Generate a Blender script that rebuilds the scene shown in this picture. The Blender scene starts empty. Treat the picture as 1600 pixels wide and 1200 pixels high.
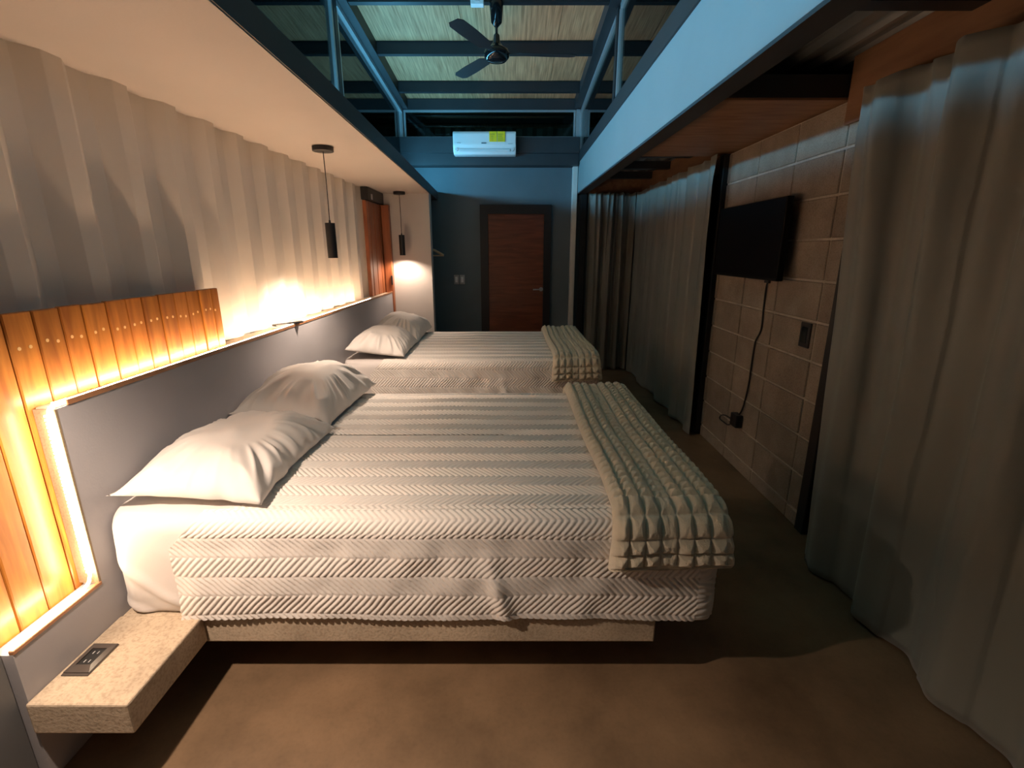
import bpy, bmesh, math, random
import numpy as np
from mathutils import Vector, Matrix

random.seed(7)
rng = np.random.default_rng(11)
scene = bpy.context.scene
COL = scene.collection

# ------------------------------------------------------------------ camera, world, exposure
FPX = 757.0
PITCH = math.atan((600 - 393) / FPX)
CAM_Z = 1.5
cd = bpy.data.cameras.new('camera'); cam = bpy.data.objects.new('camera', cd); COL.objects.link(cam)
cam.location = (0, 0, CAM_Z); cam.rotation_euler = (math.pi / 2 - PITCH, 0, 0)
cd.sensor_width = 36.0; cd.lens = FPX / 1600 * 36.0; cd.clip_start = 0.02
scene.camera = cam
w = bpy.data.worlds.new('world'); scene.world = w; w.use_nodes = True
w.node_tree.nodes['Background'].inputs[0].default_value = (0.20, 0.28, 0.40, 1)
w.node_tree.nodes['Background'].inputs[1].default_value = 0.004
vs = scene.view_settings
vs.view_transform = 'Standard'; vs.look = 'None'; vs.gamma = 1.0; vs.use_curve_mapping = False
vs.exposure = 0.38

# lamp levels (used by the lamp builders further down)
LED_WARM = (1.0, 0.68, 0.44); LED_POWER = 97.0
PEND_COL = (1.0, 0.77, 0.60); PEND_POWER = 78.0
BLUE_COL = (0.15, 0.60, 0.95); BLUE_POWER = 74.0

# ------------------------------------------------------------------ helpers
def wloc(o):
    v = Vector((0, 0, 0))
    while o is not None:
        v += o.location; o = o.parent
    return v

def link(name, me, mat, parent=None, smooth=False, loc=None):
    o = bpy.data.objects.new(name, me); COL.objects.link(o)
    if mat is not None and len(me.materials) == 0: me.materials.append(mat)
    if smooth:
        me.polygons.foreach_set('use_smooth', [True] * len(me.polygons))
    if parent is not None: o.parent = parent
    if loc is not None: o.location = loc
    return o

def pyd(name, verts, faces, mat, parent=None, smooth=False):
    """verts in world space; they are moved into the parent's space"""
    off = wloc(parent) if parent is not None else Vector((0, 0, 0))
    me = bpy.data.meshes.new(name)
    me.from_pydata([(v[0] - off.x, v[1] - off.y, v[2] - off.z) for v in verts], [], faces)
    me.update()
    return link(name, me, mat, parent, smooth)

def bm_obj(name, bm, mat, parent=None, smooth=False, recalc=True):
    off = wloc(parent) if parent is not None else Vector((0, 0, 0))
    if recalc: bmesh.ops.recalc_face_normals(bm, faces=bm.faces)
    if off.length: bmesh.ops.translate(bm, vec=-off, verts=bm.verts)
    me = bpy.data.meshes.new(name); bm.to_mesh(me); bm.free()
    return link(name, me, mat, parent, smooth)

def add_box(bm, x0, x1, y0, y1, z0, z1, bevel=0.0, seg=1, M=None):
    b = bmesh.new()
    bmesh.ops.create_cube(b, size=1)
    for v in b.verts:
        v.co = Vector((x0 + (v.co.x + .5) * (x1 - x0), y0 + (v.co.y + .5) * (y1 - y0), z0 + (v.co.z + .5) * (z1 - z0)))
    if bevel > 0:
        bmesh.ops.bevel(b, geom=list(b.edges), offset=bevel, segments=seg, profile=.5, affect='EDGES')
    if M is not None: bmesh.ops.transform(b, matrix=M, verts=b.verts)
    merge(bm, b)

def merge(bm, b):
    m = bpy.data.meshes.new('tmp'); b.to_mesh(m); b.free(); bm.from_mesh(m); bpy.data.meshes.remove(m)

def box(name, x0, x1, y0, y1, z0, z1, mat, parent=None, bevel=0.0, seg=1):
    bm = bmesh.new(); add_box(bm, x0, x1, y0, y1, z0, z1, bevel, seg)
    return bm_obj(name, bm, mat, parent)

def add_cyl(bm, p0, p1, r0, r1=None, n=24, caps=True):
    r1 = r0 if r1 is None else r1
    p0 = Vector(p0); p1 = Vector(p1); d = (p1 - p0).normalized()
    a = d.orthogonal().normalized(); b = d.cross(a)
    A = []; B = []
    for i in range(n):
        t = 2 * math.pi * i / n; q = a * math.cos(t) + b * math.sin(t)
        A.append(bm.verts.new(p0 + q * r0)); B.append(bm.verts.new(p1 + q * r1))
    for i in range(n):
        j = (i + 1) % n; bm.faces.new((A[i], A[j], B[j], B[i]))
    if caps: bm.faces.new(A[::-1]); bm.faces.new(B)

def add_tube(bm, pts, r, n=8):
    pts = [Vector(p) for p in pts]; rings = []
    up = None
    for i, p in enumerate(pts):
        d = (pts[min(i + 1, len(pts) - 1)] - pts[max(i - 1, 0)]).normalized()
        if up is None: up = d.orthogonal().normalized()
        a = (up - d * up.dot(d)).normalized(); up = a; b = d.cross(a)
        rings.append([bm.verts.new(p + (a * math.cos(2 * math.pi * k / n) + b * math.sin(2 * math.pi * k / n)) * r) for k in range(n)])
    for A, B in zip(rings, rings[1:]):
        for k in range(n):
            j = (k + 1) % n; bm.faces.new((A[k], A[j], B[j], B[k]))
    bm.faces.new(rings[0][::-1]); bm.faces.new(rings[-1])

def add_lathe(bm, prof, c, n=32):
    rings = []
    for r, z in prof:
        rings.append([bm.verts.new((c[0] + r * math.cos(2 * math.pi * k / n), c[1] + r * math.sin(2 * math.pi * k / n), c[2] + z)) for k in range(n)])
    for A, B in zip(rings, rings[1:]):
        for k in range(n):
            j = (k + 1) % n; bm.faces.new((A[k], A[j], B[j], B[k]))
    bm.faces.new(rings[0][::-1]); bm.faces.new(rings[-1])

def add_prism(bm, poly, axis, a, b):
    """poly of 2D points extruded along axis (0 x: poly is (y,z); 1 y: (x,z); 2 z: (x,y))"""
    def P(p, t):
        return {0: (t, p[0], p[1]), 1: (p[0], t, p[1]), 2: (p[0], p[1], t)}[axis]
    A = [bm.verts.new(P(p, a)) for p in poly]; B = [bm.verts.new(P(p, b)) for p in poly]
    n = len(poly)
    for i in range(n):
        j = (i + 1) % n; bm.faces.new((A[i], A[j], B[j], B[i]))
    bm.faces.new(A[::-1]); bm.faces.new(B)

def grid_obj(name, P, mat, parent=None, smooth=True, flip=False):
    """P: (n, m, 3) array of world points"""
    n, m, _ = P.shape
    off = np.array(wloc(parent)) if parent is not None else np.zeros(3)
    V = (P.reshape(-1, 3) - off).astype(np.float32)
    i = np.arange(n - 1)[:, None] * m + np.arange(m - 1)[None, :]
    F = np.stack([i, i + 1, i + m + 1, i + m], -1).reshape(-1, 4)
    if flip: F = F[:, ::-1]
    return np_mesh(name, V, F, mat, parent, smooth)

def np_mesh(name, V, F, mat, parent=None, smooth=True):
    me = bpy.data.meshes.new(name)
    nf = len(F); k = F.shape[1]
    me.vertices.add(len(V)); me.vertices.foreach_set('co', np.ascontiguousarray(V, dtype=np.float32).ravel())
    me.loops.add(nf * k); me.loops.foreach_set('vertex_index', np.ascontiguousarray(F, dtype=np.int32).ravel())
    me.polygons.add(nf); me.polygons.foreach_set('loop_start', np.arange(nf, dtype=np.int32) * k)
    me.polygons.foreach_set('use_smooth', np.full(nf, smooth))
    me.update(calc_edges=True); me.validate()
    return link(name, me, mat, parent)

def empty(name, loc):
    o = bpy.data.objects.new(name, None); COL.objects.link(o); o.location = loc; o.empty_display_size = .05
    return o

def tag(o, label, cat, group=None, kind=None):
    o['label'] = label; o['category'] = cat
    if group: o['group'] = group
    if kind: o['kind'] = kind
    return o

def struct(o, label, cat): return tag(o, label, cat, kind='structure')

_T = rng.random((64, 64))
def vnoise(x, y):
    x = np.asarray(x, float); y = np.asarray(y, float)
    xi = np.floor(x).astype(int); yi = np.floor(y).astype(int); fx = x - xi; fy = y - yi
    fx = fx * fx * (3 - 2 * fx); fy = fy * fy * (3 - 2 * fy)
    g = lambda a, b: _T[a % 64, b % 64]
    return (g(xi, yi) * (1 - fx) + g(xi + 1, yi) * fx) * (1 - fy) + (g(xi, yi + 1) * (1 - fx) + g(xi + 1, yi + 1) * fx) * fy - .5

# ------------------------------------------------------------------ materials
def newmat(name):
    m = bpy.data.materials.new(name); m.use_nodes = True
    nt = m.node_tree; b = nt.nodes['Principled BSDF']
    return m, nt, b

def simple(name, col, rough=.6, metal=0.0, spec=.5, var=.0, scale=8.0, bump=0.0, bscale=60.0, stretch=(1, 1, 1), sheen=0.0, coat=0.0):
    m, nt, b = newmat(name)
    b.inputs['Base Color'].default_value = (*col, 1); b.inputs['Roughness'].default_value = rough
    b.inputs['Metallic'].default_value = metal; b.inputs['Specular IOR Level'].default_value = spec
    b.inputs['Sheen Weight'].default_value = sheen; b.inputs['Coat Weight'].default_value = coat
    N = nt.nodes; L = nt.links
    tc = N.new('ShaderNodeTexCoord'); mp = N.new('ShaderNodeMapping'); mp.inputs['Scale'].default_value = stretch
    L.new(tc.outputs['Object'], mp.inputs['Vector'])
    if var > 0:
        n = N.new('ShaderNodeTexNoise'); n.inputs['Scale'].default_value = scale; n.inputs['Detail'].default_value = 6
        L.new(mp.outputs[0], n.inputs['Vector'])
        r = N.new('ShaderNodeValToRGB')
        r.color_ramp.elements[0].position = .3; r.color_ramp.elements[1].position = .7
        r.color_ramp.elements[0].color = (*[max(0, c * (1 - var)) for c in col], 1)
        r.color_ramp.elements[1].color = (*[min(1, c * (1 + var)) for c in col], 1)
        L.new(n.outputs['Fac'], r.inputs[0]); L.new(r.outputs[0], b.inputs['Base Color'])
    if bump > 0:
        n2 = N.new('ShaderNodeTexNoise'); n2.inputs['Scale'].default_value = bscale; n2.inputs['Detail'].default_value = 5
        L.new(mp.outputs[0], n2.inputs['Vector'])
        bp = N.new('ShaderNodeBump'); bp.inputs['Strength'].default_value = bump; bp.inputs['Distance'].default_value = .01
        L.new(n2.outputs['Fac'], bp.inputs['Height']); L.new(bp.outputs[0], b.inputs['Normal'])
    return m

def wood(name, dark, light, stretch, scale=6.0, rough=.35, coat=.3, per_obj=.25):
    m, nt, b = newmat(name); N = nt.nodes; L = nt.links
    tc = N.new('ShaderNodeTexCoord'); oi = N.new('ShaderNodeObjectInfo')
    add = N.new('ShaderNodeVectorMath'); add.operation = 'MULTIPLY_ADD'
    add.inputs[1].default_value = (1, 1, 1)
    cx = N.new('ShaderNodeCombineXYZ')
    mu = N.new('ShaderNodeMath'); mu.operation = 'MULTIPLY'; mu.inputs[1].default_value = 17.0
    L.new(oi.outputs['Random'], mu.inputs[0])
    for k in range(3): L.new(mu.outputs[0], cx.inputs[k])
    L.new(tc.outputs['Object'], add.inputs[0]); L.new(cx.outputs[0], add.inputs[2])
    mp = N.new('ShaderNodeMapping'); mp.inputs['Scale'].default_value = stretch
    L.new(add.outputs[0], mp.inputs['Vector'])
    n = N.new('ShaderNodeTexNoise'); n.inputs['Scale'].default_value = scale; n.inputs['Detail'].default_value = 7; n.inputs['Distortion'].default_value = .6
    L.new(mp.outputs[0], n.inputs['Vector'])
    r = N.new('ShaderNodeValToRGB'); r.color_ramp.elements[0].position = .28; r.color_ramp.elements[1].position = .72
    r.color_ramp.elements[0].color = (*dark, 1); r.color_ramp.elements[1].color = (*light, 1)
    L.new(n.outputs['Fac'], r.inputs[0])
    hs = N.new('ShaderNodeHueSaturation')
    mr = N.new('ShaderNodeMapRange'); mr.inputs['To Min'].default_value = 1 - per_obj; mr.inputs['To Max'].default_value = 1 + per_obj
    L.new(oi.outputs['Random'], mr.inputs[0]); L.new(mr.outputs[0], hs.inputs['Value'])
    L.new(r.outputs[0], hs.inputs['Color']); L.new(hs.outputs[0], b.inputs['Base Color'])
    b.inputs['Roughness'].default_value = rough; b.inputs['Coat Weight'].default_value = coat; b.inputs['Coat Roughness'].default_value = .25
    bp = N.new('ShaderNodeBump'); bp.inputs['Strength'].default_value = .12; bp.inputs['Distance'].default_value = .004
    L.new(n.outputs['Fac'], bp.inputs['Height']); L.new(bp.outputs[0], b.inputs['Normal'])
    return m

def emit(name, col, strength):
    m = bpy.data.materials.new(name); m.use_nodes = True; nt = m.node_tree
    nt.nodes.remove(nt.nodes['Principled BSDF'])
    e = nt.nodes.new('ShaderNodeEmission'); e.inputs[0].default_value = (*col, 1); e.inputs[1].default_value = strength
    nt.links.new(e.outputs[0], nt.nodes['Material Output'].inputs[0])
    return m

def glassmat(name, tint, gloss=.07):
    m = bpy.data.materials.new(name); m.use_nodes = True; nt = m.node_tree
    nt.nodes.remove(nt.nodes['Principled BSDF'])
    t = nt.nodes.new('ShaderNodeBsdfTransparent'); t.inputs[0].default_value = (*tint, 1)
    g = nt.nodes.new('ShaderNodeBsdfGlossy'); g.inputs['Roughness'].default_value = .02
    fr = nt.nodes.new('ShaderNodeFresnel'); fr.inputs['IOR'].default_value = 1.45
    mx = nt.nodes.new('ShaderNodeMixShader')
    nt.links.new(fr.outputs[0], mx.inputs[0]); nt.links.new(t.outputs[0], mx.inputs[1]); nt.links.new(g.outputs[0], mx.inputs[2])
    nt.links.new(mx.outputs[0], nt.nodes['Material Output'].inputs[0])
    return m

def bamboo(name):
    m, nt, b = newmat(name); N = nt.nodes; L = nt.links
    tc = N.new('ShaderNodeTexCoord')
    mp = N.new('ShaderNodeMapping'); mp.inputs['Scale'].default_value = (90, 3.0, 1)
    L.new(tc.outputs['Object'], mp.inputs['Vector'])
    n = N.new('ShaderNodeTexNoise'); n.inputs['Scale'].default_value = 1.0; n.inputs['Detail'].default_value = 4
    L.new(mp.outputs[0], n.inputs['Vector'])
    r = N.new('ShaderNodeValToRGB'); r.color_ramp.elements[0].position = .3; r.color_ramp.elements[1].position = .7
    r.color_ramp.elements[0].color = (.48, .22, .10, 1); r.color_ramp.elements[1].color = (.88, .48, .25, 1)
    L.new(n.outputs['Fac'], r.inputs[0])
    n2 = N.new('ShaderNodeTexNoise'); n2.inputs['Scale'].default_value = 2.2
    mp2 = N.new('ShaderNodeMapping'); mp2.inputs['Scale'].default_value = (3, .7, 1)
    L.new(tc.outputs['Object'], mp2.inputs['Vector']); L.new(mp2.outputs[0], n2.inputs['Vector'])
    mx = N.new('ShaderNodeMix'); mx.data_type = 'RGBA'; mx.blend_type = 'MULTIPLY'; mx.inputs[0].default_value = .6
    r2 = N.new('ShaderNodeValToRGB'); r2.color_ramp.elements[0].color = (.6, .5, .42, 1); r2.color_ramp.elements[1].color = (1, 1, 1, 1)
    L.new(n2.outputs['Fac'], r2.inputs[0]); L.new(r.outputs[0], mx.inputs[6]); L.new(r2.outputs[0], mx.inputs[7])
    L.new(mx.outputs[2], b.inputs['Base Color']); b.inputs['Roughness'].default_value = .7
    bp = N.new('ShaderNodeBump'); bp.inputs['Strength'].default_value = .3; bp.inputs['Distance'].default_value = .003
    L.new(n.outputs['Fac'], bp.inputs['Height']); L.new(bp.outputs[0], b.inputs['Normal'])
    return m

def concrete(name, col, var=.3, rough=.7, bump=.25, scale=5.0, grain=.5):
    m, nt, b = newmat(name); N = nt.nodes; L = nt.links
    tc = N.new('ShaderNodeTexCoord'); oi = N.new('ShaderNodeObjectInfo')
    n1 = N.new('ShaderNodeTexNoise'); n1.inputs['Scale'].default_value = scale; n1.inputs['Detail'].default_value = 8; n1.inputs['Roughness'].default_value = .6
    n2 = N.new('ShaderNodeTexNoise'); n2.inputs['Scale'].default_value = scale * 28; n2.inputs['Detail'].default_value = 4
    L.new(tc.outputs['Object'], n1.inputs['Vector']); L.new(tc.outputs['Object'], n2.inputs['Vector'])
    r = N.new('ShaderNodeValToRGB'); r.color_ramp.elements[0].position = .3; r.color_ramp.elements[1].position = .7
    r.color_ramp.elements[0].color = (*[c * (1 - var) for c in col], 1); r.color_ramp.elements[1].color = (*[min(1, c * (1 + var)) for c in col], 1)
    L.new(n1.outputs['Fac'], r.inputs[0])
    mx = N.new('ShaderNodeMix'); mx.data_type = 'RGBA'; mx.blend_type = 'MULTIPLY'; mx.inputs[0].default_value = grain
    r2 = N.new('ShaderNodeValToRGB'); r2.color_ramp.elements[0].position = .3; r2.color_ramp.elements[0].color = (.5, .45, .4, 1); r2.color_ramp.elements[1].position = .55; r2.color_ramp.elements[1].color = (1, 1, 1, 1)
    L.new(n2.outputs['Fac'], r2.inputs[0]); L.new(r.outputs[0], mx.inputs[6]); L.new(r2.outputs[0], mx.inputs[7])
    hs = N.new('ShaderNodeHueSaturation'); mr = N.new('ShaderNodeMapRange'); mr.inputs['To Min'].default_value = .88; mr.inputs['To Max'].default_value = 1.1
    L.new(oi.outputs['Random'], mr.inputs[0]); L.new(mr.outputs[0], hs.inputs['Value']); L.new(mx.outputs[2], hs.inputs['Color'])
    L.new(hs.outputs[0], b.inputs['Base Color']); b.inputs['Roughness'].default_value = rough
    bp = N.new('ShaderNodeBump'); bp.inputs['Strength'].default_value = bump; bp.inputs['Distance'].default_value = .004
    L.new(n2.outputs['Fac'], bp.inputs['Height']); L.new(bp.outputs[0], b.inputs['Normal'])
    return m

M = {}
M['floor'] = concrete('brown_concrete_floor', (.20, .128, .074), .38, .4, .02, 2.6, .15)
M['slab'] = concrete('tan_concrete', (.50, .40, .29), .22, .8, .35, 4.0)
M['reveal'] = concrete('tan_reveal', (.30, .23, .14), .15, .8, .2, 6.0)
M['block'] = concrete('grey_block', (.33, .27, .21), .2, .85, .35, 5.0)
M['mortar'] = concrete('mortar', (.52, .45, .37), .2, .9, .5, 9.0)
M['corrugated'] = simple('cream_painted_steel', (.76, .70, .62), .42, var=.04, scale=3, bump=.05, bscale=20)
M['soffit'] = simple('white_plaster', (.60, .54, .49), .8, var=.03, scale=2, bump=.05, bscale=80)
M['greypanel'] = simple('grey_paint', (.36, .35, .365), .5, var=.05, scale=2.5, bump=.04, bscale=120)
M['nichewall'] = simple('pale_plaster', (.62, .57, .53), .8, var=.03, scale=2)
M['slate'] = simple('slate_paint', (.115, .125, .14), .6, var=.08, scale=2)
M['backtop'] = M['slate']
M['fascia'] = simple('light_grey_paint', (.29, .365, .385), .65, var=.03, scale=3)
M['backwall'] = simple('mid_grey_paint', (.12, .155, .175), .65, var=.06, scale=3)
M['steel_dark'] = simple('dark_steel', (.020, .021, .024), .45, var=.1, scale=6)
M['steel_beam'] = simple('charcoal_beam', (.032, .033, .037), .5, var=.1, scale=5)
M['black'] = simple('black_metal', (.012, .012, .013), .45)
M['black_gloss'] = simple('black_gloss', (.008, .008, .009), .12)
M['alu'] = simple('aluminium', (.62, .64, .66), .35, metal=.6)
M['white_paint'] = simple('white_paint', (.75, .72, .68), .6, var=.05, scale=10)
M['plank'] = wood('varnished_plank', (.28, .09, .014), (.55, .225, .04), (14, 14, 1.4), 2.2, .38, .25, .22)
M['plug'] = simple('pale_plug', (.80, .55, .28), .4)
M['trimwood'] = wood('brown_trim', (.25, .11, .05), (.42, .21, .10), (10, 2, 10), 3, .5, .1, .1)
M['redwood'] = wood('red_brown_board', (.20, .055, .018), (.36, .12, .045), (14, 14, 1.2), 2.4, .45, .15, .15)
M['doorwood'] = wood('red_brown_door', (.13, .034, .014), (.25, .072, .03), (1.2, 8, 11), 2.2, .4, .2, 0.0)
M['soffitwood'] = wood('plywood_soffit', (.24, .11, .05), (.38, .20, .10), (2, 9, 2), 2.2, .6, .05, .08)
M['header'] = wood('header_board', (.20, .10, .05), (.32, .17, .085), (8, 1.2, 8), 2.2, .6, .05, .08)
M['bamboo'] = bamboo('reed_mat')
M['zinc'] = simple('zinc_sheet', (.42, .42, .40), .38, metal=.5, var=.15, scale=4)
M['glass'] = glassmat('tinted_glass', (.62, .66, .60))
M['sheet'] = simple('white_cotton', (.68, .635, .61), .85, var=.02, scale=4, bump=.06, bscale=300, sheen=.15)
M['quilt'] = simple('quilted_white', (.78, .73, .68), .85, var=.02, scale=4, bump=.05, bscale=400, sheen=.15)
M['pillow'] = simple('white_pillowcase', (.67, .63, .595), .85, bump=.05, bscale=300, sheen=.15)
M['throw'] = simple('cream_fleece', (.84, .74, .56), .95, var=.05, scale=30, bump=.7, bscale=420, sheen=.6)
M['curtain'] = simple('greige_curtain', (.235, .24, .21), .52, var=.05, scale=3, bump=.08, bscale=250, sheen=.25)
M['curtain_far'] = simple('olive_grey_satin', (.20, .185, .155), .42, var=.06, scale=3, bump=.05, bscale=250, sheen=.2)
M['ac'] = simple('white_plastic', (.78, .79, .80), .35)
M['acflap'] = simple('white_plastic_flap', (.66, .68, .70), .3)
M['yellow'] = simple('yellow_sticker', (.85, .62, .01), .5)
M['ink'] = simple('ink', (.03, .05, .07), .5)
M['paleink'] = simple('pale_ink', (.40, .45, .48), .5)
M['screen'] = simple('tv_screen', (.003, .003, .004), .35, spec=.08)
M['tvcase'] = simple('tv_casing', (.006, .006, .006), .5, spec=.15)
M['switchgrey'] = simple('grey_switch', (.40, .40, .40), .4)
M['chrome'] = simple('brushed_steel', (.55, .55, .56), .3, metal=1.0)
M['outlet'] = simple('bronze_plate', (.075, .06, .052), .3)
M['hanger'] = wood('hanger_wood', (.60, .36, .20), (.80, .55, .33), (3, 3, 3), 3, .4, .2, 0)
M['greenwall'] = simple('painted_board', (.12, .125, .13), .45, var=.06, scale=2)
M['bulb'] = emit('lamp_disc', PEND_COL, 14.0)
M['led'] = emit('warm_led', LED_WARM, LED_POWER)
M['led_near'] = emit('warm_led_near', LED_WARM, LED_POWER * .28)
M['ledbead'] = emit('warm_led_bead', (1.0, .80, .55), 40.0)
M['blueled'] = emit('blue_led', BLUE_COL, BLUE_POWER)

# ------------------------------------------------------------------ levels of the place
XP = -1.35      # face of the low grey headboard wall
ZL = 1.05       # ledge on it
ZS = 2.11       # underside of the left soffit
YB = 6.40       # back wall
YN = -1.6       # wall behind the camera
XR = 1.60       # block wall
FX = 0.80       # right fascia

def sofx(y): return -0.765 - (y - 1.45) * 0.0325     # inner edge of the left soffit
def zroof(y): return 3.70 - .08 * y
def zcler(y): return 3.59 - .081 * y

# ------------------------------------------------------------------ structure
struct(box('floor', -2.0, 2.2, YN - .1, YB + .3, -.12, 0, M['floor']), 'dark brown polished concrete floor', 'floor')

# corrugated container wall: trapezoid ribs, period .278
def corrugated_profile(a, b, y_edge, period=.278, depth=.042):
    pts = []
    k0 = int(math.floor((a - y_edge) / period)) - 1
    for k in range(k0, int((b - y_edge) / period) + 2):
        s = y_edge + k * period
        for dy, d in ((0, 0), (.06, depth), (.138, depth), (.204, 0)):
            pts.append((s + dy, d))
    pts = [p for p in pts if a <= p[0] <= b]
    return pts
prof = corrugated_profile(YN, 5.75, 1.81)
V = []; F = []
zs = [0, .5, ZL, 1.5, ZS + .002]
for y, d in prof:
    for z in zs: V.append((-1.475 - d, y, z))
nz = len(zs)
for i in range(len(prof) - 1):
    for j in range(nz - 1):
        F.append((i * nz + j, (i + 1) * nz + j, (i + 1) * nz + j + 1, i * nz + j + 1))
o = pyd('wall_left', V, F, M['corrugated'])
sm = o.modifiers.new('thick', 'SOLIDIFY'); sm.thickness = .004; sm.offset = -1
bv = o.modifiers.new('bend', 'BEVEL'); bv.width = .008; bv.segments = 3; bv.limit_method = 'ANGLE'; bv.angle_limit = math.radians(15)
struct(o, 'cream painted corrugated steel wall above the grey ledge', 'wall')

# low grey headboard wall (L shaped), bands on its cut edges
bm = bmesh.new()
add_prism(bm, [(1.07, 0), (5.62, 0), (5.62, ZL), (1.365, ZL), (1.365, .445), (1.07, .445)], 0, -1.411, XP)
hb = struct(bm_obj('wall_headboard', bm, M['greypanel']), 'low grey painted headboard wall behind the beds', 'wall')
box('edge_band', -1.354, XP + .004, 1.40, 5.62, ZL, ZL + .017, M['trimwood'], hb, .002)
box('edge_band', XP - .012, XP + .003, 1.07, 1.365, .445, .458, M['trimwood'], hb, .002)
box('reveal_board', -1.415, XP + .001, 1.357, 1.366, .455, ZL, M['reveal'], hb, .001)
box('ledge_board', -1.411, -1.354, 1.366, 2.37, ZL, ZL + .004, M['slab'], hb)
box('ledge_board', -1.474, -1.354, 2.37, 5.62, ZL, ZL + .004, M['slab'], hb)
struct(box('wall_left_end', -1.52, -1.365, YN, 1.055, 0, ZL, M['greenwall']), 'grey painted board at the near end of the headboard wall', 'wall')

# left soffit and its dark beam
bm = bmesh.new()
add_prism(bm, [(-1.53, YN), (sofx(YN), YN), (sofx(5.75), 5.75), (-1.53, 5.75)], 2, ZS, ZS + .003)
struct(bm_obj('ceiling_soffit', bm, M['soffit']), 'smooth white soffit over the heads of the beds', 'ceiling')
bm = bmesh.new()
add_prism(bm, [(sofx(YN) - .10, YN), (sofx(YN) + .006, YN), (sofx(YB) + .006, YB), (sofx(YB) - .10, YB)], 2, ZS + .004, ZS + .10)
struct(bm_obj('beam', bm, M['steel_beam']), 'charcoal steel beam edging the white soffit', 'beam')
bm = bmesh.new()
add_prism(bm, [(-1.53, YN), (sofx(YN) - .10, YN), (sofx(YB) - .10, YB), (-1.53, YB)], 2, ZS + .055, ZS + .085)
struct(bm_obj('roof_deck', bm, M['steel_dark']), 'dark steel deck on top of the soffit', 'deck')

# back wall, niche wall
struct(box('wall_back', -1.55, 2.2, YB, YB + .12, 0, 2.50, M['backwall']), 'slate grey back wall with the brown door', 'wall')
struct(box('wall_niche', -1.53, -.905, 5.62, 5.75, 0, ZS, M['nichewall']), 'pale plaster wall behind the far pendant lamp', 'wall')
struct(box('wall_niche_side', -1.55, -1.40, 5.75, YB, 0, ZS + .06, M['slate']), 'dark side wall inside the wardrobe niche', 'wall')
struct(box('wall_front', -1.6, 2.2, YN - .12, YN, 0, 3.9, M['greenwall']), 'plain wall behind the camera', 'wall')

# cross beams above the door
struct(box('beam_cross', -1.40, .785, 6.16, 6.36, 2.61, 2.78, M['steel_beam']), 'dark cross beam behind the air conditioner', 'beam')
struct(box('beam_header', -1.40, .785, 6.20, 6.39, 2.485, 2.61, M['steel_beam']), 'dark header beam under the air conditioner', 'beam')

# right fascia and its beam
bm = bmesh.new()
add_prism(bm, [(YN, 2.08), (YB, 2.19), (YB, 2.525), (YN, 2.525)], 0, FX, FX + .04)
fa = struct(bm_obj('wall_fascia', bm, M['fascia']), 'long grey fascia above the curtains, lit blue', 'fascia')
bm = bmesh.new()
add_prism(bm, [(YN, 2.066), (YB, 2.176), (YB, 2.189), (YN, 2.079)], 0, FX, FX + .10)
bm_obj('bottom_flange', bm, M['steel_beam'], fa)
struct(box('beam_right', FX - .012, FX + .10, YN, YB, 2.526, 2.635, M['steel_beam']), 'dark steel beam on top of the grey fascia', 'beam')
struct(box('trim_1', .735, .795, 6.30, 6.395, 0, 2.49, M['white_paint'], None, .004), 'narrow white corner post right of the door', 'post')
struct(box('trim_2', .845, .92, 6.32, 6.395, 0, 2.3, M['black'], None, .003), 'black jamb strip between the white post and far curtain', 'post')

# ---- roof: reed mats on C purlins, rafters
YPUR = [-1.35, -.45, .42, 1.26, 2.10, 2.92, 3.55, 4.17, 4.96, 5.79, 6.75, 7.6]
bm = bmesh.new()
add_prism(bm, [(YN, zroof(YN) + .012), (7.7, zroof(7.7) + .012), (7.7, zroof(7.7) + .04), (YN, zroof(YN) + .04)], 0, -2.7, 2.4)
roof = struct(bm_obj('ceiling_roof', bm, M['steel_dark']), 'sloping reed mat roof on dark purlins', 'ceiling')
xs = [-2.7, -1.95, -1.25, -.42, .40, 1.15, 1.85, 2.4]
for a, b in zip(YPUR[:-1], YPUR[1:]):
    for xa, xb in zip(xs[:-1], xs[1:]):
        bm = bmesh.new()
        j = random.uniform(-.002, .002)
        add_prism(bm, [(a + .02, zroof(a) + j), (b - .02, zroof(b) + j), (b - .02, zroof(b) + .011 + j), (a + .02, zroof(a) + .011 + j)], 0, xa + .002, xb - .002)
        bm_obj('reed_mat', bm, M['bamboo'], roof)
for yp in YPUR:
    z = zroof(yp)
    bm = bmesh.new()
    add_prism(bm, [(yp - .004, z), (yp - .004, z - .10), (yp + .05, z - .10), (yp + .05, z - .082), (yp + .046, z - .082), (yp + .046, z - .096), (yp, z - .096), (yp, z)], 0, -2.7, 2.4)
    bm_obj('purlin', bm, M['steel_dark'], roof)
for xr in (-1.245, .76):
    bm = bmesh.new()
    add_prism(bm, [(YN, zcler(YN) + .006), (6.3, zcler(6.3) + .006), (6.3, zroof(6.3) - .002), (YN, zroof(YN) - .002)], 0, xr - .04, xr + .04)
    bm_obj('rafter', bm, M['steel_beam'], roof)
box('end_header', -1.28, .80, 6.24, 6.34, 3.085, 3.195, M['steel_beam'], roof)
for xb, wd in ((-1.75, .012), (-2.1, .012), (1.30, .10)):
    bm = bmesh.new()
    add_prism(bm, [(YN, zroof(YN) - .006), (7.6, zroof(7.6) - .006), (7.6, zroof(7.6) - .002), (YN, zroof(YN) - .002)], 0, xb - wd / 2, xb + wd / 2)
    bm_obj('pale_batten', bm, M['white_paint'], roof)
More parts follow.
